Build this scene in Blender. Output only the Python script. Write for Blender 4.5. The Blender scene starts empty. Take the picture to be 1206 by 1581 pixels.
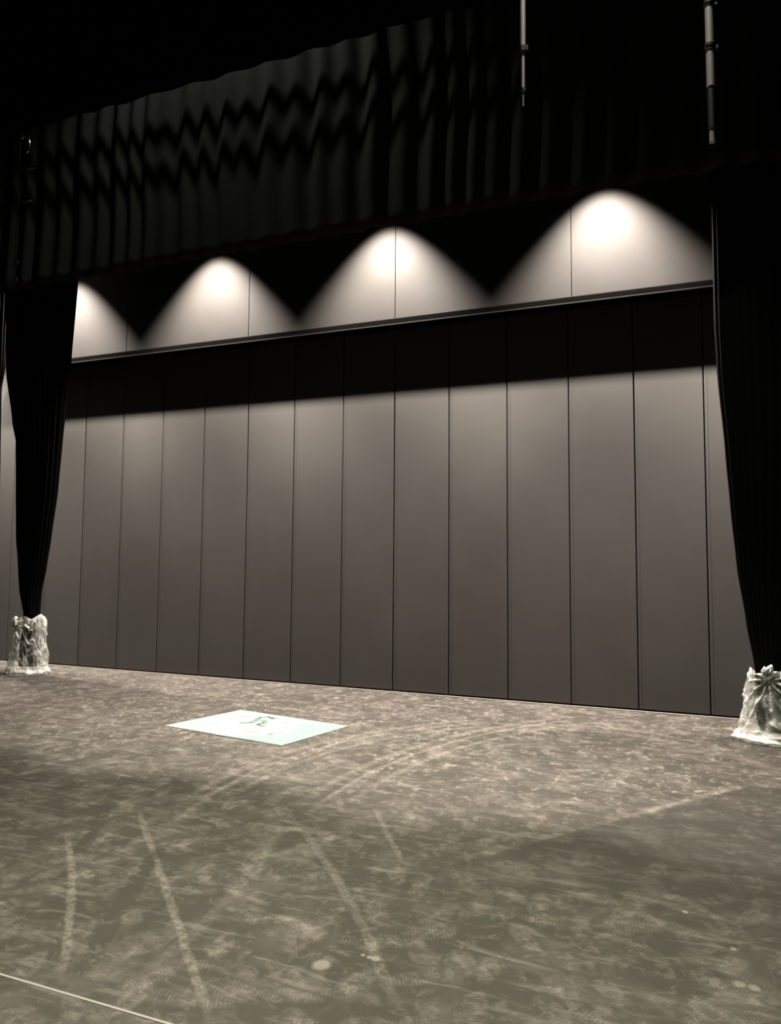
import bpy, bmesh, math, random
from mathutils import Vector, Matrix, noise
random.seed(7)
C = bpy.context.scene.collection
SC = bpy.context.scene

# ------------------------------------------------------------ camera, world, exposure
def make_camera():
    f, yaw, pitch, roll = 1086.99, 0.364765, 0.0693015, 0.00801207
    cam = bpy.data.cameras.new('camera')
    cam.sensor_fit = 'HORIZONTAL'; cam.sensor_width = 36.0
    cam.lens = f * 36.0 / 1206.0
    cam.clip_start = .05; cam.clip_end = 100
    o = bpy.data.objects.new('camera', cam); C.objects.link(o)
    fw = Vector((-math.sin(yaw)*math.cos(pitch), math.cos(yaw)*math.cos(pitch), math.sin(pitch)))
    r = Vector((math.cos(yaw), math.sin(yaw), 0)); u = r.cross(fw)
    r2 = math.cos(roll)*r + math.sin(roll)*u; u2 = -math.sin(roll)*r + math.cos(roll)*u
    m = Matrix((r2, u2, -fw)).transposed().to_4x4()
    m.translation = Vector((7.8197, -7.9427, 1.5497))
    o.matrix_world = m
    SC.camera = o
make_camera()
SC.view_settings.view_transform = 'Standard'
SC.view_settings.look = 'None'
SC.view_settings.exposure = 0.0
SC.view_settings.gamma = 1.0
SC.view_settings.use_curve_mapping = False
w = bpy.data.worlds.new('world'); SC.world = w; w.use_nodes = True
w.node_tree.nodes['Background'].inputs[0].default_value = (.6, .6, .55, 1)
w.node_tree.nodes['Background'].inputs[1].default_value = 0.0015

def spot(name, loc, target, watts, deg, blend, col, size, parent=None):
    l = bpy.data.lights.new(name, 'SPOT'); l.energy = watts; l.spot_size = math.radians(deg)
    l.spot_blend = blend; l.color = col; l.shadow_soft_size = size
    o = bpy.data.objects.new(name, l); C.objects.link(o)
    o.rotation_euler = (Vector(target) - Vector(loc)).to_track_quat('-Z', 'Y').to_euler()
    o.location = loc
    if parent: o.parent = parent; o.matrix_parent_inverse = parent.matrix_world.inverted()
    return o

WASH_W, WASH_DEG, WASH_BLEND = 8700, 85, .8      # downlights over the wall
WARM = (1.0, .885, .80)
# work lights high over the stage, above the picture, and an added spot on the poles
spot('stage_work_light', (4.2, -5.2, 9.6), (4.6, -5.4, 0), 14500, 58, .8, (1.0, .98, .78), .35)
spot('stage_work_light', (8.8, -5.4, 9.6), (8.4, -5.4, 0), 18500, 58, .8, (1.0, .96, .80), .35)
spot('border_work_light', (3.0, -1.9, 10.2), (3.0, -1.12, 6.6), 650, 100, .7, (1.0, 1.0, .92), .03)
spot('added_pole_spot', (7.5, -3.4, 9.8), (7.55, -2.42, 6.1), 1100, 30, .6, (1.0, .97, .86), .05)  # unseen spot added only to brighten the hanging poles

# ------------------------------------------------------------ helpers
def tag(o, label=None, cat=None, group=None, kind=None):
    if label: o['label'] = label
    if cat: o['category'] = cat
    if group: o['group'] = group
    if kind: o['kind'] = kind
    return o
def empty(name, loc):
    o = bpy.data.objects.new(name, None); C.objects.link(o); o.location = loc
    o.empty_display_size = .1
    bpy.context.view_layer.update()
    return o
def link(name, bm, mat, parent=None, smooth=False):
    me = bpy.data.meshes.new(name)
    bmesh.ops.recalc_face_normals(bm, faces=bm.faces)
    bm.to_mesh(me); bm.free()
    if smooth: me.polygons.foreach_set('use_smooth', [True]*len(me.polygons))
    me.materials.append(mat)
    o = bpy.data.objects.new(name, me); C.objects.link(o)
    if parent:
        o.parent = parent; o.matrix_parent_inverse = Matrix.Translation(-parent.location)
    return o
def box(bm, x0, x1, y0, y1, z0, z1, bev=0):
    r = bmesh.ops.create_cube(bm, size=1)
    for v in r['verts']:
        v.co = Vector((x0+(v.co.x+.5)*(x1-x0), y0+(v.co.y+.5)*(y1-y0), z0+(v.co.z+.5)*(z1-z0)))
    if bev:
        es = list({e for v in r['verts'] for e in v.link_edges})
        bmesh.ops.bevel(bm, geom=es, offset=bev, segments=2, affect='EDGES', profile=.5)
def tube(bm, pts, rad, seg=12, caps=True):
    pts = [Vector(p) for p in pts]; rings = []
    rr = rad if isinstance(rad, (list, tuple)) else [rad]*len(pts)
    up = None
    for i, p in enumerate(pts):
        t = (pts[min(i+1, len(pts)-1)] - pts[max(i-1, 0)]).normalized()
        if up is None: up = t.orthogonal().normalized()
        up = (up - t*up.dot(t)).normalized(); s = t.cross(up)
        rings.append([bm.verts.new(p + (up*math.cos(a)+s*math.sin(a))*rr[i])
                      for a in [2*math.pi*k/seg for k in range(seg)]])
    for a, b in zip(rings, rings[1:]):
        for k in range(seg): bm.faces.new((a[k], a[(k+1) % seg], b[(k+1) % seg], b[k]))
    if caps: bm.faces.new(rings[0]); bm.faces.new(rings[-1])
def lathe(bm, c, prof, seg=24):
    rings = [[bm.verts.new((c[0]+r*math.cos(2*math.pi*k/seg), c[1]+r*math.sin(2*math.pi*k/seg), c[2]+z))
              for k in range(seg)] for r, z in prof]
    for a, b in zip(rings, rings[1:]):
        for k in range(seg): bm.faces.new((a[k], a[(k+1) % seg], b[(k+1) % seg], b[k]))

# ------------------------------------------------------------ materials
class NT:
    def __init__(s, name):
        s.m = bpy.data.materials.new(name); s.m.use_nodes = True
        s.t = s.m.node_tree; s.b = s.t.nodes['Principled BSDF']; s.out = s.t.nodes['Material Output']
        s.pos = s.t.nodes.new('ShaderNodeTexCoord').outputs['Object']
    def put(s, sock, v):
        if isinstance(v, bpy.types.NodeSocket): s.t.links.new(v, sock)
        else: sock.default_value = v
    def math(s, op, a, b=0.0, c=0.0, clamp=False):
        n = s.t.nodes.new('ShaderNodeMath'); n.operation = op; n.use_clamp = clamp
        s.put(n.inputs[0], a); s.put(n.inputs[1], b); s.put(n.inputs[2], c); return n.outputs[0]
    def vm(s, op, a, b=(0, 0, 0), out=0):
        n = s.t.nodes.new('ShaderNodeVectorMath'); n.operation = op
        s.put(n.inputs[0], a); s.put(n.inputs[1], b); return n.outputs[out]
    def scale(s, v):
        n = s.t.nodes.new('ShaderNodeMapping'); n.inputs['Scale'].default_value = v
        s.t.links.new(s.pos, n.inputs[0]); return n.outputs[0]
    def noise(s, sc, det=4, rough=.55, dist=0, vec=None):
        n = s.t.nodes.new('ShaderNodeTexNoise'); n.inputs['Scale'].default_value = sc
        n.inputs['Detail'].default_value = det; n.inputs['Roughness'].default_value = rough
        n.inputs['Distortion'].default_value = dist
        s.t.links.new(vec or s.pos, n.inputs['Vector']); return n.outputs[0]
    def ramp(s, v, a, b, x=0.0, y=1.0, smooth=True):
        n = s.t.nodes.new('ShaderNodeMapRange'); n.clamp = True
        if smooth: n.interpolation_type = 'SMOOTHSTEP'
        for i, q in enumerate((v, a, b, x, y)): s.put(n.inputs[i], q)
        return n.outputs[0]
    def mix(s, f, a, b):
        n = s.t.nodes.new('ShaderNodeMix'); n.data_type = 'RGBA'
        s.put(n.inputs[0], f); s.put(n.inputs[6], a if isinstance(a, bpy.types.NodeSocket) else (*a, 1))
        s.put(n.inputs[7], b if isinstance(b, bpy.types.NodeSocket) else (*b, 1)); return n.outputs[2]
    def bump(s, h, st, d=.01):
        n = s.t.nodes.new('ShaderNodeBump'); n.inputs['Strength'].default_value = st
        n.inputs['Distance'].default_value = d; s.t.links.new(h, n.inputs['Height'])
        s.t.links.new(n.outputs[0], s.b.inputs['Normal'])
    def fin(s, col, rough=.8, metal=0, spec=.5):
        s.put(s.b.inputs['Base Color'], col if isinstance(col, bpy.types.NodeSocket) else (*col, 1))
        s.put(s.b.inputs['Roughness'], rough); s.b.inputs['Metallic'].default_value = metal
        s.b.inputs['Specular IOR Level'].default_value = spec
        return s.m

def m_panel(name, a, b, sp=.4):
    n = NT(name)
    c = n.mix(n.ramp(n.noise(1.3, 5, .6), .35, .65), a, b)
    c = n.mix(n.math('MULTIPLY', n.ramp(n.noise(6, 4, .7, vec=n.scale((1, 1, .35))), .62, .75), .25), c, tuple(x*1.25 for x in a))
    n.bump(n.noise(260, 3), .10, .002)
    return n.fin(c, .65, spec=sp)
M_PANEL = m_panel('painted_panel', (.0215, .0198, .0165), (.0245, .0230, .0198))
M_UPPER = m_panel('painted_upper_wall', (.0138, .0132, .0123), (.0155, .0149, .0138), .04)
M_END = m_panel('pale_end_wall', (.026, .0255, .0215), (.029, .028, .024))  # end panels take a slightly paler tone than the rest
def simple(name, col, rough=.7, metal=0, spec=.4, ns=30, var=.15):
    n = NT(name)
    c = n.mix(n.noise(ns, 4), tuple(x*(1-var) for x in col), tuple(x*(1+var) for x in col))
    return n.fin(c, rough, metal, spec)
M_GAP = simple('joint_gap', (.004, .003, .0025), .9)
M_TRACK = simple('track_paint', (.0016, .0016, .0015), .95, 0, 0)
M_BLACK = simple('black_paint', (.008, .008, .008), .85, spec=.1)
M_METAL = simple('brushed_metal', (.45, .44, .40), .42, .4, .5, 60)
M_DULL = simple('dull_rigging_metal', (.03, .03, .028), .5, .5)
M_CHROME = simple('bright_clamp_metal', (.85, .84, .80), .22, 1.0)
M_SHADE = simple('pole_shade', (.01, .01, .01), .6)  # black that paints the shaded bands and lengths of the poles
M_THRESH = simple('floor_threshold', (.075, .07, .06), .6)
def m_cloth():
    n = NT('black_velour')
    c = n.mix(n.noise(5, 4), (.0025, .0025, .0024), (.004, .004, .0036))
    n.b.inputs['Sheen Weight'].default_value = .0
    n.b.inputs['Sheen Roughness'].default_value = .6
    n.bump(n.noise(300, 2), .2, .002)
    return n.fin(c, .95, spec=.03)
M_CLOTH = m_cloth()
def m_border():
    n = NT('dark_border_cloth')
    c = n.mix(n.noise(4, 4), (.018, .018, .016), (.024, .024, .021))
    return n.fin(c, .95, spec=.03)
M_BORDER = m_border()
def m_plastic():
    n = NT('clear_plastic_film')
    t = n.t
    at = t.nodes.new('ShaderNodeAttribute'); at.attribute_name = 'crease'
    lw = t.nodes.new('ShaderNodeLayerWeight'); lw.inputs[0].default_value = .35
    wr = n.ramp(n.noise(26, 4, .6, 1.5), .56, .68, 0, .45)
    f = n.math('ADD', n.math('MULTIPLY', at.outputs['Fac'], .85), n.math('MULTIPLY', lw.outputs['Facing'], .35))
    f = n.math('ADD', n.math('ADD', f, wr), .14, clamp=True)
    tr = t.nodes.new('ShaderNodeBsdfTransparent')
    n.bump(n.noise(40, 4, .6, 2.0), .8, .01)
    pass; n.b.inputs['Transmission Weight'].default_value = 0
    n.fin((.50, .51, .46), .25, spec=.5)
    tl = t.nodes.new('ShaderNodeBsdfTranslucent'); tl.inputs[0].default_value = (.35, .36, .33, 1)
    m1 = t.nodes.new('ShaderNodeMixShader'); m1.inputs[0].default_value = .35
    t.links.new(n.b.outputs[0], m1.inputs[1]); t.links.new(tl.outputs[0], m1.inputs[2])
    m2 = t.nodes.new('ShaderNodeMixShader'); t.links.new(f, m2.inputs[0])
    t.links.new(tr.outputs[0], m2.inputs[1]); t.links.new(m1.outputs[0], m2.inputs[2])
    t.links.new(m2.outputs[0], n.out.inputs[0])
    return n.m
M_PLASTIC = m_plastic()

def m_floor():
    n = NT('dusty_stage_floor')
    flat = n.scale((1, 1, 0))
    base = n.mix(n.ramp(n.noise(.55, 3, .5, vec=flat), .38, .62), (.0132, .0124, .0094), (.0160, .0142, .0117))
    base = n.mix(n.ramp(n.noise(2.2, 4, .6, vec=flat), .45, .7, 0, .5), base, (.012, .0112, .009))
    # drywall dust, blotchy
    d = n.ramp(n.noise(3.2, 8, .68, .6, vec=flat), .44, .72, 0, .36)
    d = n.math('ADD', d, n.ramp(n.noise(13, 6, .65, 1.0, vec=flat), .52, .68, 0, .34))
    sy = n.t.nodes.new('ShaderNodeSeparateXYZ'); n.t.links.new(flat, sy.inputs[0])
    near_wall = n.ramp(sy.outputs[1], -4.2, -2.6)
    d = n.math('MULTIPLY', d, n.math('ADD', .72, n.math('MULTIPLY', near_wall, .28)))
    fl = n.math('MULTIPLY', n.ramp(n.noise(13, 5, .62, 1.2, vec=flat), .55, .63), n.ramp(n.noise(1.9, 3, vec=flat), .35, .60, .35, 1))
    d = n.math('ADD', d, n.math('MULTIPLY', fl, n.math('MULTIPLY', near_wall, .62)))  # dust flecks boosted near the wall, painting in the direct lamp light
    sx = n.t.nodes.new('ShaderNodeMapping'); sx.inputs['Rotation'].default_value = (0, 0, .5)
    sx.inputs['Scale'].default_value = (3.0, 15, 0); n.t.links.new(n.pos, sx.inputs[0])
    d = n.math('ADD', d, n.ramp(n.noise(1.0, 6, .6, .8, vec=sx.outputs[0]), .52, .70, 0, .40))
    # shoe prints: one ellipse per cell, turned at random, with sole ribs
    for sc_, amt, seedoff in ((2.6, .42, 0.0), (3.4, .42, 7.3), (4.4, .38, 3.1), (5.2, .34, 11.7)):
        mp = n.t.nodes.new('ShaderNodeMapping'); mp.inputs['Scale'].default_value = (1, 1, 0)
        mp.inputs['Location'].default_value = (seedoff, seedoff*.7, 0); n.t.links.new(n.pos, mp.inputs[0])
        v = n.t.nodes.new('ShaderNodeTexVoronoi'); v.voronoi_dimensions = '2D'; v.inputs['Scale'].default_value = sc_
        n.t.links.new(mp.outputs[0], v.inputs['Vector'])
        loc = n.vm('SUBTRACT', mp.outputs[0], v.outputs['Position'])
        sp = n.t.nodes.new('ShaderNodeSeparateColor'); n.t.links.new(v.outputs['Color'], sp.inputs[0])
        vr = n.t.nodes.new('ShaderNodeVectorRotate'); vr.rotation_type = 'Z_AXIS'
        n.t.links.new(loc, vr.inputs['Vector']); n.t.links.new(n.math('MULTIPLY', sp.outputs[0], 6.283), vr.inputs['Angle'])
        s3 = n.t.nodes.new('ShaderNodeSeparateXYZ'); n.t.links.new(vr.outputs[0], s3.inputs[0])
        ex = n.math('DIVIDE', s3.outputs[0], .12); ey = n.math('DIVIDE', s3.outputs[1], .045)
        e = n.math('SQRT', n.math('ADD', n.math('MULTIPLY', ex, ex), n.math('MULTIPLY', ey, ey)))
        mask = n.ramp(e, .7, 1.15, 1, 0)
        ribs = n.ramp(n.math('SINE', n.math('MULTIPLY', s3.outputs[0], 420)), -.6, .6, .45, 1)
        on = n.ramp(sp.outputs[1], .35, .75)
        k = n.math('MULTIPLY', n.math('MULTIPLY', mask, ribs), n.math('MULTIPLY', on, n.ramp(n.noise(16, 4, .7, vec=flat), .40, .60, .15, 1)))
        d = n.math('ADD', d, n.math('MULTIPLY', k, amt))
    # wheel and drag tracks: arcs (cx, cy, radius, mid x, mid y, half length, half width, amount)
    arcs = [(-240.096, -264.202, 357.079, 5.60, -5.09, 1.10, .016, .62), (-1.327, -11.792, 9.232, 5.19, -5.30, .72, .016, .62),
            (-.329, -10.353, 8.717, 6.38, -4.85, .85, .020, .42), (31.183, 11.764, 29.465, 6.34, -4.08, .42, .016, .42),
            (10.063, -3.704, 4.295, 6.43, -2.27, 1.8, .020, .55), (10.063, -3.704, 4.42, 6.5, -2.2, 1.8, .030, .40),
            (10.063, -3.704, 4.13, 6.6, -2.2, 1.6, .025, .42), (8.055, -3.578, 3.046, 5.71, -2.78, 1.7, .018, .50),
            (8.055, -3.578, 3.16, 5.71, -2.68, 1.7, .03, .38), (8.055, -3.578, 2.90, 5.9, -2.58, 1.4, .025, .38),
            (-56.403, 5.735, 62.155, 5.11, -3.09, 1.1, .025, .35), (2.333, -5.673, 3.662, 5.87, -5.14, .8, .03, .22),
            (131.434, -96.213, 154.803, 7.96, -2.85, .62, .035, .45), (7.823, -3.96, 2.111, 5.92, -4.69, .56, .06, .22),  # first arc: pale ridge along the painted shadow edge
            (7.3, -2.2, 1.3, 7.3, -1.2, 1.3, .03, .35), (7.3, -2.6, 1.5, 7.5, -1.2, 1.4, .05, .35),
            (15.237, -.664, 10.754, 5.52, -5.235, .62, .035, -.45), (-.687, -8.096, 6.443, 4.73, -4.63, .42, .03, -.40),
            (-20.45, -15.042, 28.8, 6.5, -4.8, .7, .05, -.25)]
    rag = n.ramp(n.noise(34, 5, .7, vec=flat), .36, .60, .15, 1)
    wob = n.math('MULTIPLY', n.math('SUBTRACT', n.noise(9, 3, vec=flat), .5), .035)
    for cx, cy, R, mx, my, hl, hw, amt in arcs:
        dd = n.vm('DISTANCE', flat, (cx, cy, 0), 1)
        e = n.math('ABSOLUTE', n.math('ADD', n.math('SUBTRACT', dd, R), wob))
        line = n.ramp(e, hw*.5, hw*1.6, 1, 0)
        ends = n.ramp(n.vm('DISTANCE', flat, (mx, my, 0), 1), hl*.75, hl*1.1, 1, 0)
        k = n.math('MULTIPLY', n.math('MULTIPLY', line, ends), rag)
        d = n.math('ADD', d, n.math('MULTIPLY', k, amt))
    # splashes
    for x, y, r, amt in ((6.577, -5.403, .035, .9), (6.70, -5.28, .012, .9), (6.73, -5.285, .010, .9), (6.757, -5.284, .015, 1.0), (7.90, -4.432, .012, 1.4),
                         (8.072, -4.685, .012, 1.0), (8.118, -4.946, .02, .7), (8.07, -4.94, .02, .6), (6.45, -5.20, .05, .25), (6.60, -5.52, .05, .2)):
        e = n.math('ADD', n.vm('DISTANCE', flat, (x, y, 0), 1), n.math('MULTIPLY', wob, .6))
        d = n.math('ADD', d, n.ramp(e, r*.6, r*1.3, amt, 0))
    d = n.math('MULTIPLY', d, n.ramp(n.noise(90, 4, .7, vec=flat), .3, .6, .7, 1.0))
    # shadow painted as a darker patch with a straight edge at the right
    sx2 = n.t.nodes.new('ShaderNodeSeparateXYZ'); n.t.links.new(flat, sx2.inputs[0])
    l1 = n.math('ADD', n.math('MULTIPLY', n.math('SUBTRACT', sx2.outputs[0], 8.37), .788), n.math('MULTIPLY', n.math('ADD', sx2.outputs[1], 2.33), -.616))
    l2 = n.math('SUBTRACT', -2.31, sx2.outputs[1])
    shadow_patch = n.math('MULTIPLY', n.math('MULTIPLY', n.ramp(l1, -.01, .02), n.ramp(l2, -.01, .02)), n.ramp(sx2.outputs[1], -5.2, -3.6))
    d = n.math('MULTIPLY', d, n.math('SUBTRACT', 1.0, n.math('MULTIPLY', shadow_patch, .65)))
    base = n.mix(shadow_patch, base, (.0108, .0101, .0080))
    fac = n.math('MAXIMUM', n.math('MINIMUM', d, 1.0), 0.0)
    col = n.mix(fac, base, (.058, .0515, .0445))
    n.bump(n.noise(55, 4), .15, .003)
    return n.fin(col, .75, spec=.06)
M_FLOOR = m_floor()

# ------------------------------------------------------------ the setting
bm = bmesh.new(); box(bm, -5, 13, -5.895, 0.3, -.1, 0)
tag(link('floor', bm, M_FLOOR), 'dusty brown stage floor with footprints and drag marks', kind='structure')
bm = bmesh.new(); box(bm, -5, 13, -12, -5.903, -.1, 0)
tag(link('floor', bm, M_FLOOR), 'front strip of dusty stage floor before the joint line', kind='structure')
bm = bmesh.new(); box(bm, -5, 13, -5.904, -5.894, -.05, .0025, .001)
tag(link('trim_1', bm, M_THRESH), 'thin pale joint strip crossing the floor', kind='structure')
bm = bmesh.new(); box(bm, -5, 13, -12, 1, 10.5, 10.6)
tag(link('ceiling', bm, M_BLACK), kind='structure')
bm = bmesh.new(); box(bm, -5.1, -5, -12, 1, 0, 10.5)
tag(link('wall_left', bm, M_BLACK), kind='structure')
bm = bmesh.new(); box(bm, 13, 13.1, -12, 1, 0, 10.5)
tag(link('wall_right', bm, M_BLACK), kind='structure')

P = .69
ZB, ZT = 4.44, 4.505
bm = bmesh.new(); box(bm, -5, 13, .045, .2, 0, 10.5)
wall = tag(link('wall_back', bm, M_GAP), 'wide back wall of tall flat panels with dark joints', kind='structure')
for i in range(-2, 17):                      # lower panels hang below the track
    x0, x1 = i*P, (i+1)*P
    mt = M_PANEL if i >= 0 else M_END
    g = .007
    bm = bmesh.new(); box(bm, x0+g, x1-g, 0, .04, .022, 4.45, .004)
    # shallow edge bead next to every joint, as on folding partitions
    box(bm, x0+g+.028, x0+g+.031, -.0012, .002, .03, 4.44)
    link('lower_panel', bm, mt, wall)
for a, b in ((-1.38, .69), (.69, 2.73), (2.73, 4.825), (4.825, 6.945), (6.945, 9.03), (9.03, 11.1)):
    bm = bmesh.new(); box(bm, a+.004, b-.004, 0, .04, ZT-.03, 10.4, .003)
    link('upper_panel', bm, M_UPPER, wall)
for i in range(4):
    bm = bmesh.new(); box(bm, -1.38-(i+1)*.9+.006, -1.38-i*.9-.006, 0, .04, .02, 10.4, .004)
    link('side_panel', bm, M_END, wall)
bm = bmesh.new(); box(bm, -1.38, 13, -.004, .2, 0.0, .0018); box(bm, -5, 13, -.030, -.004, 0, .006, .001)
tag(link('baseboard_back', bm, M_THRESH), 'thin pale strip at the foot of the back wall', kind='structure')
# the track ledge, stepped profile
bm = bmesh.new()
prof = [(0, 4.38), (-.130, 4.38), (-.150, 4.392), (-.156, 4.402), (-.150, 4.414), (-.118, 4.420), (-.118, 4.480), (-.110, 4.490), (0, 4.496)]
ra = [bm.verts.new((-1.38, y, z)) for y, z in prof]; rb = [bm.verts.new((13, y, z)) for y, z in prof]
for k in range(len(prof)-1): bm.faces.new((ra[k], ra[k+1], rb[k+1], rb[k]))
bm.faces.new(ra); bm.faces.new(rb)
tag(link('trim_2', bm, M_TRACK), 'dark stepped track ledge running across the back wall', kind='structure')

bm = bmesh.new(); box(bm, -1.38, 13, -.159, -.150, 4.393, 4.409, .003)
tag(link('trim_3', bm, simple('track_lip', (.009, .009, .0085), .8, 0, .02)), 'thin grey lip along the lower edge of the track ledge', kind='structure')

# ------------------------------------------------------------ wall wash lamps
LX = (-2.9, -.35, 2.20, 4.73, 7.31, 9.87); LY, LZ = -.50, 6.20
words = ('beyond the left end of the track ledge', 'behind the left side curtain', 'second from the left', 'over the middle of the wall', 'right of the middle', 'behind the right side curtain')
for x, wd in zip(LX, words):
    r = tag(empty('wall_downlight', (x, 0, LZ+.25)), 'black cylinder downlight on the upper back wall, ' + wd, 'lamp', 'downlights washing the back wall')
    bm = bmesh.new(); box(bm, x-.05, x+.05, -.02, 0, LZ+.17, LZ+.33, .005)
    link('wall_plate', bm, M_BLACK, r)
    bm = bmesh.new(); tube(bm, [(x, -.015, LZ+.25), (x, LY+.06, LZ+.25)], .016)
    link('arm', bm, M_BLACK, r)
    bm = bmesh.new(); lathe(bm, (x, LY, LZ), [(.001, .36), (.06, .36), (.075, .34), (.075, .02), (.07, .02), (.068, .10), (.001, .11)])
    link('housing', bm, M_BLACK, r, True)
    spot('lamp_light', (x, LY, LZ), (x, LY+.25, 0), WASH_W, WASH_DEG, WASH_BLEND, WARM, .03, r)

# ------------------------------------------------------------ hanging black cloth
def pleated(name, x0, x1, y, z0, z1, pitch, amp, mat, seed, n=None, thick=.006, hem=.0):
    rnd = random.Random(seed)
    n = n or int((x1-x0)/pitch*14); rows = 26
    ph = [0]
    bm = bmesh.new(); grid = []
    phase = 0; offs = []
    for i in range(n+1):
        x = x0+(x1-x0)*i/n
        local = pitch*(.75+.6*noise.noise(Vector((x*.9, seed, 0))) * 1.0 + .25)
        phase += (x1-x0)/n/max(local, .3*pitch)*2*math.pi
        a = amp*(.75+.6*noise.noise(Vector((x*1.7, 5+seed, 0))))
        s = math.sin(phase); offs.append(a*(s*.7+.3*math.sin(phase*.5+1.3)) )
    for j in range(rows+1):
        t = j/rows; z = z0+(z1-z0)*t; row = []
        for i in range(n+1):
            x = x0+(x1-x0)*i/n
            k = 1-.25*t
            row.append(bm.verts.new((x+.02*math.sin(3*z+i*.02), y+offs[i]*k+.012*noise.noise(Vector((x*2, z*.8, seed))), z+(hem*math.sin(x*2.1) if j == 0 else 0))))
        grid.append(row)
    for a, b in zip(grid, grid[1:]):
        for i in range(n): bm.faces.new((a[i], a[i+1], b[i+1], b[i]))
    o = link(name, bm, mat, None, True)
    m = o.modifiers.new('thickness', 'SOLIDIFY'); m.thickness = thick
    return o
tag(pleated('stage_border', -1.9, 11.0, -1.04, 5.18, 9.0, .30, .05, M_BORDER, 3),
    'long pleated black border curtain hanging above the back wall lamps', 'curtain', None)
tag(pleated('front_border', -3.5, 12.0, -2.0, 6.62, 10.3, .5, .03, M_CLOTH, 9),
    'flat black border curtain higher and nearer, across the top', 'curtain', None)
for z in (8.34, 8.04):
    bm = bmesh.new(); tube(bm, [(-2.5, -1.42, z), (11.5, -1.42, z)], .019, 16)
    tag(link('batten_pipe', bm, M_BLACK), 'black horizontal batten pipe before the pleated border, ' + ('upper of two' if z > 8.2 else 'lower of two'), 'pipe', 'battens before the border')

def leg(name, rows, y, lobes, depth, seed, label):
    """rows: (z, left x, right x) from the floor up"""
    seg = 220; bm = bmesh.new(); rings = []
    zs = []
    z = rows[0][0]
    while z < rows[-1][0]:
        zs.append(z); z += .09
    zs.append(rows[-1][0])
    for z in zs:
        for a, b in zip(rows, rows[1:]):
            if a[0] <= z <= b[0]: break
        t = (z-a[0])/(b[0]-a[0]); t = t*t*(3-2*t)*.35+t*.65
        xl, xr = a[1]+(b[1]-a[1])*t, a[2]+(b[2]-a[2])*t
        c, h = (xl+xr)/2, (xr-xl)/2
        dp = max(h*depth, .075)
        ring = []
        for k in range(seg):
            th = 2*math.pi*k/seg
            w_ = noise.noise(Vector((math.cos(th)*1.5, math.sin(th)*1.5, seed+z*.12)))
            f = abs(math.sin(th*lobes/2+2.2*w_))
            rad = 1-.16*(1-f)**1.3-.05*abs(w_)
            ring.append(bm.verts.new((c+h*rad*math.cos(th), y+dp*rad*math.sin(th), z)))
        rings.append(ring)
    for a, b in zip(rings, rings[1:]):
        for k in range(seg): bm.faces.new((a[k], a[(k+1) % seg], b[(k+1) % seg], b[k]))
    bm.faces.new(rings[0]); bm.faces.new(rings[-1])
    return tag(link(name, bm, M_CLOTH, None, True), label, 'curtain', 'gathered side curtains')
leg('side_curtain', [(.10, -0.294, 0.006), (.35, -0.274, -0.004), (.60, -0.244, 0.006), (.75, -0.224, 0.021), (1.13, -0.344, 0.046), (1.42, -0.384, 0.116), (1.87, -0.454, 0.186), (2.46, -0.494, 0.266), (3.16, -0.534, 0.311),
                     (3.43, -0.614, 0.331), (4.2, -0.784, 0.401), (5.3, -0.854, 0.466), (7.6, -0.934, 0.566)], -.72, 26, .2, 1.0,
    'black curtain at the left, gathered into a clear bag at its foot')
leg('side_curtain', [(.08, 8.62, 9.10), (.30, 8.58, 9.12), (.50, 8.60, 9.05), (.64, 8.593, 9.0), (1.02, 8.535, 9.1), (1.53, 8.468, 9.25), (2.04, 8.427, 9.4), (2.56, 8.393, 9.5), (3.35, 8.335, 9.6),
                     (3.8, 8.32, 9.65), (5.0, 8.318, 9.7), (7.6, 8.30, 9.7)], -.84, 34, .16, 4.0,
    'black curtain at the right, gathered into a clear bag at its foot')
leg('side_curtain', [(.08, -1.700, -1.150), (.6, -1.690, -1.080), (.9, -1.800, -0.960), (2.0, -2.000, -0.930), (4.0, -2.300, -0.990), (4.3, -2.350, -0.930), (5.2, -2.400, -0.930), (7.6, -2.400, -0.960)], -.60, 30, .13, 8.0,
    'black curtain cut by the left edge of the picture')
leg('side_curtain', [(.08, 9.55, 10.1), (.6, 9.5, 10.2), (2.0, 9.2, 10.5), (4.2, 8.80, 10.6), (7.6, 8.74, 10.7)], -1.65, 34, .2, 12.0,
    'black curtain cut by the right edge of the picture, nearer than its neighbour')

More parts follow.
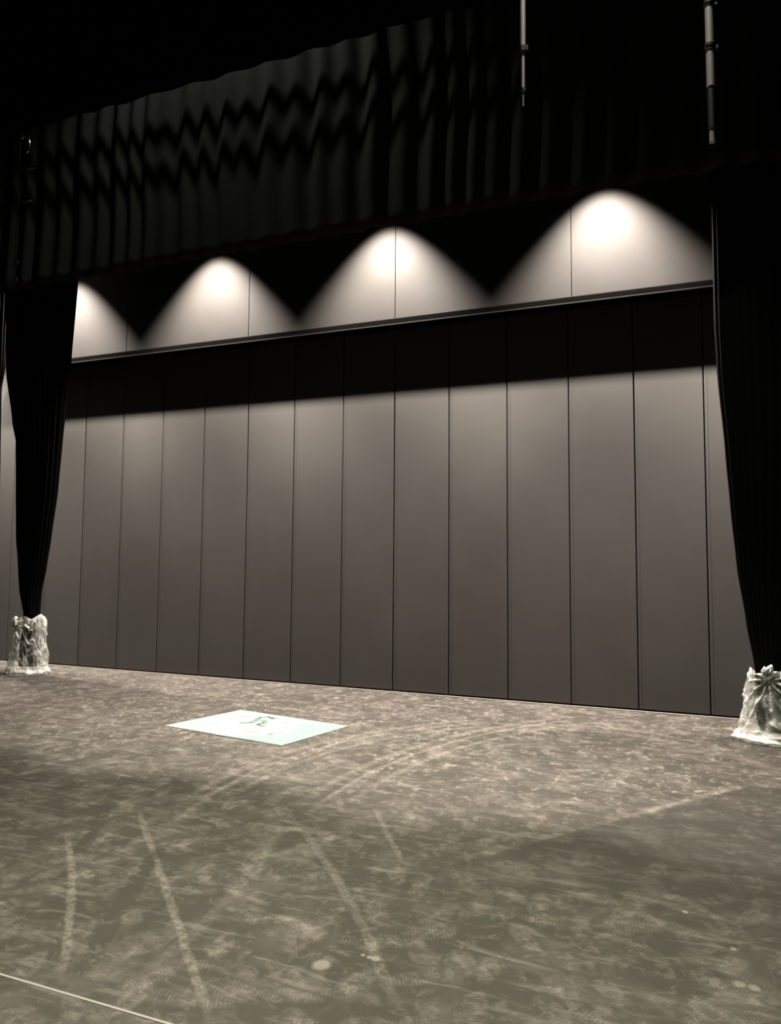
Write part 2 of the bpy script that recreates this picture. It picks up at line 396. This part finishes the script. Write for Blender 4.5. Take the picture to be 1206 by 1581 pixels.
# ------------------------------------------------------------ plastic bags
def bag(cx, cy, H, bx, by, tx, ty, knot, seed, label, nfold=9, topcut=.0):
    """knot: (angle, height) where the film is gathered; creases fan out from it"""
    r = tag(empty('plastic_bag', (cx, cy, 0)), label, 'plastic bag', 'clear bags round the curtain feet')
    seg, rows = 260, 120
    bm = bmesh.new(); lay = bm.verts.layers.float.new('crease'); rings = []
    for j in range(rows+1):
        t = j/rows
        z = .004+H*t
        s = 1-t
        prof_ = min(1, (s**.8)) * .96 + .04
        puddle = .10*math.exp(-((t-.04)/.05)**2)
        ring = []
        for k in range(seg):
            th = 2*math.pi*k/seg
            rx = tx+(bx-tx)*prof_; ry = ty+(by-ty)*prof_
            dth = (th-knot[0]+math.pi) % (2*math.pi)-math.pi
            u = dth*(rx+ry)/2; v = knot[1]*H-z
            dist = math.hypot(u, v)+.001
            phi = math.atan2(u, v)
            wv = noise.noise(Vector((math.cos(th)*2.2, math.sin(th)*2.2, seed+z*3)))
            a = abs(math.sin(phi*nfold/2+2.4*wv+seed))
            ridge = (1-a)**3.2
            fall = math.exp(-max(0, dist-.05)/(.55*H))
            a2 = abs(math.sin(th*11+5*wv+z*14)); ridge2 = (1-a2)**4
            n2 = noise.noise(Vector((math.cos(th)*7, math.sin(th)*7, z*16+seed)))
            n3 = noise.noise(Vector((math.cos(th)*3, math.sin(th)*3, z*6+seed*2)))
            d = .022*ridge*fall+.008*ridge2+.010*n2+.03*n3-.012
            kn = math.exp(-(dist/.045)**2)
            d -= .02*kn
            lean = .02*math.sin(th*2+seed)
            rr = 1+puddle*(1+.8*n3)+lean
            zz = z+(.018*n3*(1 if t > .06 else 0)) + (t > .97)*.02*math.sin(th*5+seed) + topcut*max(0, t-.9)*10*math.cos(th)*.03
            vtx = bm.verts.new((cx+(rx*rr+d)*math.cos(th), cy+(ry*rr+d)*math.sin(th), max(.003, zz)))
            vtx[lay] = min(1, ridge*fall*1.3+.45*ridge2*(.4+fall)+kn+.9*math.exp(-((t-.05)/.035)**2)*(.5+.8*max(0, n2+.3))+.8*math.exp(-((1-t)/.035)**2)+.35*max(0, n2))
            ring.append(vtx)
        rings.append(ring)
    for a, b in zip(rings, rings[1:]):
        for k in range(seg): bm.faces.new((a[k], a[(k+1) % seg], b[(k+1) % seg], b[k]))
    bm.faces.new(rings[0])
    link('bag_film', bm, M_PLASTIC, r, True)
    # twisted gather at the knot
    bm = bmesh.new(); lay = bm.verts.layers.float.new('crease')
    rx = tx+(bx-tx)*(.96*(1-knot[1])**.8+.04)+.012; ry = ty+(by-ty)*(.96*(1-knot[1])**.8+.04)+.012
    kx, ky, kz = cx+rx*math.cos(knot[0]), cy+ry*math.sin(knot[0]), knot[1]*H
    rnd = random.Random(seed)
    for q in range(5):
        pts = [Vector((kx, ky, kz))+Vector((rnd.uniform(-.02, .02), rnd.uniform(-.012, .012), .012*i+rnd.uniform(-.012, .012)))*(1+.2*i) for i in range(6)]
        tube(bm, pts, [.010, .013, .010, .013, .015, .007], 9)
    for v in bm.verts: v[lay] = .9; v.co += Vector([.004*noise.noise(v.co*60+Vector((i*9, 0, 0))) for i in range(3)])
    link('tied_gather', bm, M_PLASTIC, r, True)
    return r
bag(-.155, -.70, .74, .30, .22, .195, .16, (-1.95, .86), 2.0, 'clear plastic bag round the foot of the left curtain', 9, 1)
bag(8.86, -.86, .60, .44, .24, .30, .16, (-2.15, .90), 5.0, 'clear plastic bag round the foot of the right curtain, fuller one', 11)
bag(-1.42, -.60, .38, .42, .20, .40, .16, (-1.2, .85), 8.0, 'clear plastic bag cut by the left edge of the picture', 9)

# ------------------------------------------------------------ sheet on the floor
def m_sheet(name, col): return simple(name, col, .5, 0, .4, 12, .03)
def sheet():
    A, B, Cc, D = (3.496, -2.451), (3.765, -1.596), (5.075, -1.814), (4.847, -2.658)
    def flat(poly, z0, z1):
        bm = bmesh.new()
        a = [bm.verts.new((*p, z0)) for p in poly]; b = [bm.verts.new((*p, z1)) for p in poly]
        bm.faces.new(a); bm.faces.new(b)
        for k in range(len(poly)): bm.faces.new((a[k], a[(k+1) % len(poly)], b[(k+1) % len(poly)], b[k]))
        bmesh.ops.triangulate(bm, faces=[f for f in bm.faces if len(f.verts) > 4])
        return bm
    o = tag(link('printed_sheet', flat([A, B, Cc, D], .001, .006), m_sheet('sheet_white', (.100, .106, .092))),
            'white rectangular sheet with mint green print lying flat on the stage floor', 'sheet')
    tag(link('mint_band', flat([(4.107, -2.560), (4.30, -2.53), (4.50, -2.43), (4.66, -2.377), (4.712, -2.218), (4.79, -2.26), (4.70, -2.17), (4.638, -2.136), (4.70, -1.98), (4.80, -1.86),
                                (4.931, -1.80), (5.068, -1.82), (4.845, -2.648)], .005, .0068), m_sheet('print_mint', (.043, .083, .063)), o), 'mint green printed area')
    def strokes(name, lst, mat, w):
        bm = bmesh.new()
        for pts in lst:
            for (x0, y0), (x1, y1) in zip(pts, pts[1:]):
                d = Vector((x1-x0, y1-y0)); nn = Vector((-d.y, d.x)).normalized()*w
                q = [bm.verts.new((x+s*nn.x, y+s*nn.y, z)) for z in (.006, .0075) for (x, y, s) in ((x0, y0, 1), (x1, y1, 1), (x1, y1, -1), (x0, y0, -1))]
                for f in ((0, 1, 2, 3), (4, 5, 6, 7), (0, 1, 5, 4), (1, 2, 6, 5), (2, 3, 7, 6), (3, 0, 4, 7)): bm.faces.new([q[i] for i in f])
        return link(name, bm, mat, o)
    gr = m_sheet('print_green', (.018, .045, .030))
    strokes('green_figure', [[(4.068, -2.094), (4.171, -2.05), (4.164, -1.939), (4.118, -1.827), (4.212, -1.761), (4.281, -1.838)],
                             [(4.219, -1.903), (4.298, -2.009), (4.256, -2.089), (4.368, -2.138)]], gr, .028)
    pale = m_sheet('print_pale_green', (.036, .056, .034))
    for st in ([(4.25, -1.824), (4.443, -1.769)], [(4.622, -1.946), (4.757, -1.938)], [(4.422, -1.988), (4.505, -1.922)], [(3.771, -1.921), (3.9, -1.86), (4.036, -1.835)]):
        strokes('green_stroke', [st], pale, .012)
    rnd = random.Random(4)
    olive = m_sheet('print_olive', (.050, .056, .030))
    for a, b in (((3.675, -2.303), (3.942, -2.172)), ((4.281, -2.343), (4.468, -2.304)), ((4.527, -2.368), (4.628, -2.27))):
        a, b = Vector(a), Vector(b); n = 12; rows = []
        for off in (0, .05):
            sh = Vector((.01, -.05))*(off*20)
            for i in range(n):
                if rnd.random() < .2: continue
                p = a+(b-a)*(i/n)+sh*.9
                rows.append([tuple(p+Vector((rnd.uniform(-.008, .008), rnd.uniform(-.016, .016)))), tuple(p+(b-a)/n*.7+Vector((rnd.uniform(-.005, .005), rnd.uniform(-.02, .02))))])
        strokes('small_print', rows, olive, .006)
sheet()

# ------------------------------------------------------------ hanging poles at the top
def pole(x, y, parts, label):
    """parts: (name, z0, z1, radius, material)"""
    r = tag(empty('hanging_pole', (x, y, parts[0][1])), label, 'pole')
    for nm, z0, z1, rad, mt in parts:
        bm = bmesh.new(); tube(bm, [(x, y, z0), (x, y, z1)], rad, 20)
        if nm == 'shade_band':
            box(bm, x+rad*.6, x+rad*1.7, y-.012, y+.012, z0, z1, .003)
        link(nm, bm, mt, r, False)
    return r
pole(6.84, -2.4, [('tip', 5.28, 5.41, .006, M_METAL), ('shade_band', 5.40, 5.43, .013, M_SHADE), ('pole_section', 5.43, 5.75, .014, M_METAL),  # steps and black bands build the pole's lit lengths and shadow into its shape
                  ('shade_band', 5.745, 5.79, .026, M_SHADE), ('pole_section', 5.785, 10.5, .022, M_METAL)], 'slim grey pole hanging at the top, stepped to mimic its lit lengths, left one of the two bright ones')
pole(8.24, -2.4, [('pole_section', 4.67, 4.78, .020, M_METAL), ('dark_section', 4.78, 5.10, .026, M_SHADE), ('pole_section', 5.10, 5.392, .030, M_METAL), ('shade_band', 5.385, 5.415, .034, M_SHADE),  # black bands and dark length put shade into the colour
                   ('clamp_ring', 5.412, 5.435, .038, M_CHROME), ('pole_section', 5.435, 5.735, .031, M_METAL), ('shade_band', 5.73, 5.752, .034, M_SHADE), ('clamp_ring', 5.750, 5.775, .038, M_CHROME), ('pole_section', 5.775, 10.5, .031, M_METAL)],
     'thick grey pole with bright clamp rings hanging at top right')
def rigging():
    r = tag(empty('rigging_frame', (-.03, -1.3, 5.1)), 'thin metal frame with hook hanging at upper left', 'rigging')
    bm = bmesh.new(); tube(bm, [(-.03, -1.3, 5.1), (-.03, -1.3, 10.5)], .009)
    link('rod', bm, M_DULL, r, True)
    for z in (6.66, 6.22):
        bm = bmesh.new(); tube(bm, [(-.06, -1.3, z), (.20, -1.28, z+.01)], .012)
        link('crossbar', bm, M_DULL, r, True)
    bm = bmesh.new(); tube(bm, [(-.03, -1.3, 7.2)]+[(.05+.09*math.cos(a), -1.3, 7.0+.13*math.sin(a)) for a in [2.4-i*.35 for i in range(11)]], .014)
    link('hook', bm, M_CHROME, r, True)
    for x, z, rot in ((-.02, 5.40, .6), (-.03, 5.18, .2)):
        bm = bmesh.new(); tube(bm, [(x+.05*math.cos(a), -1.3, z+.035*math.sin(a+rot)) for a in [i*2*math.pi/14 for i in range(15)]], .011)
        link('shackle', bm, M_DULL, r, True)
rigging()
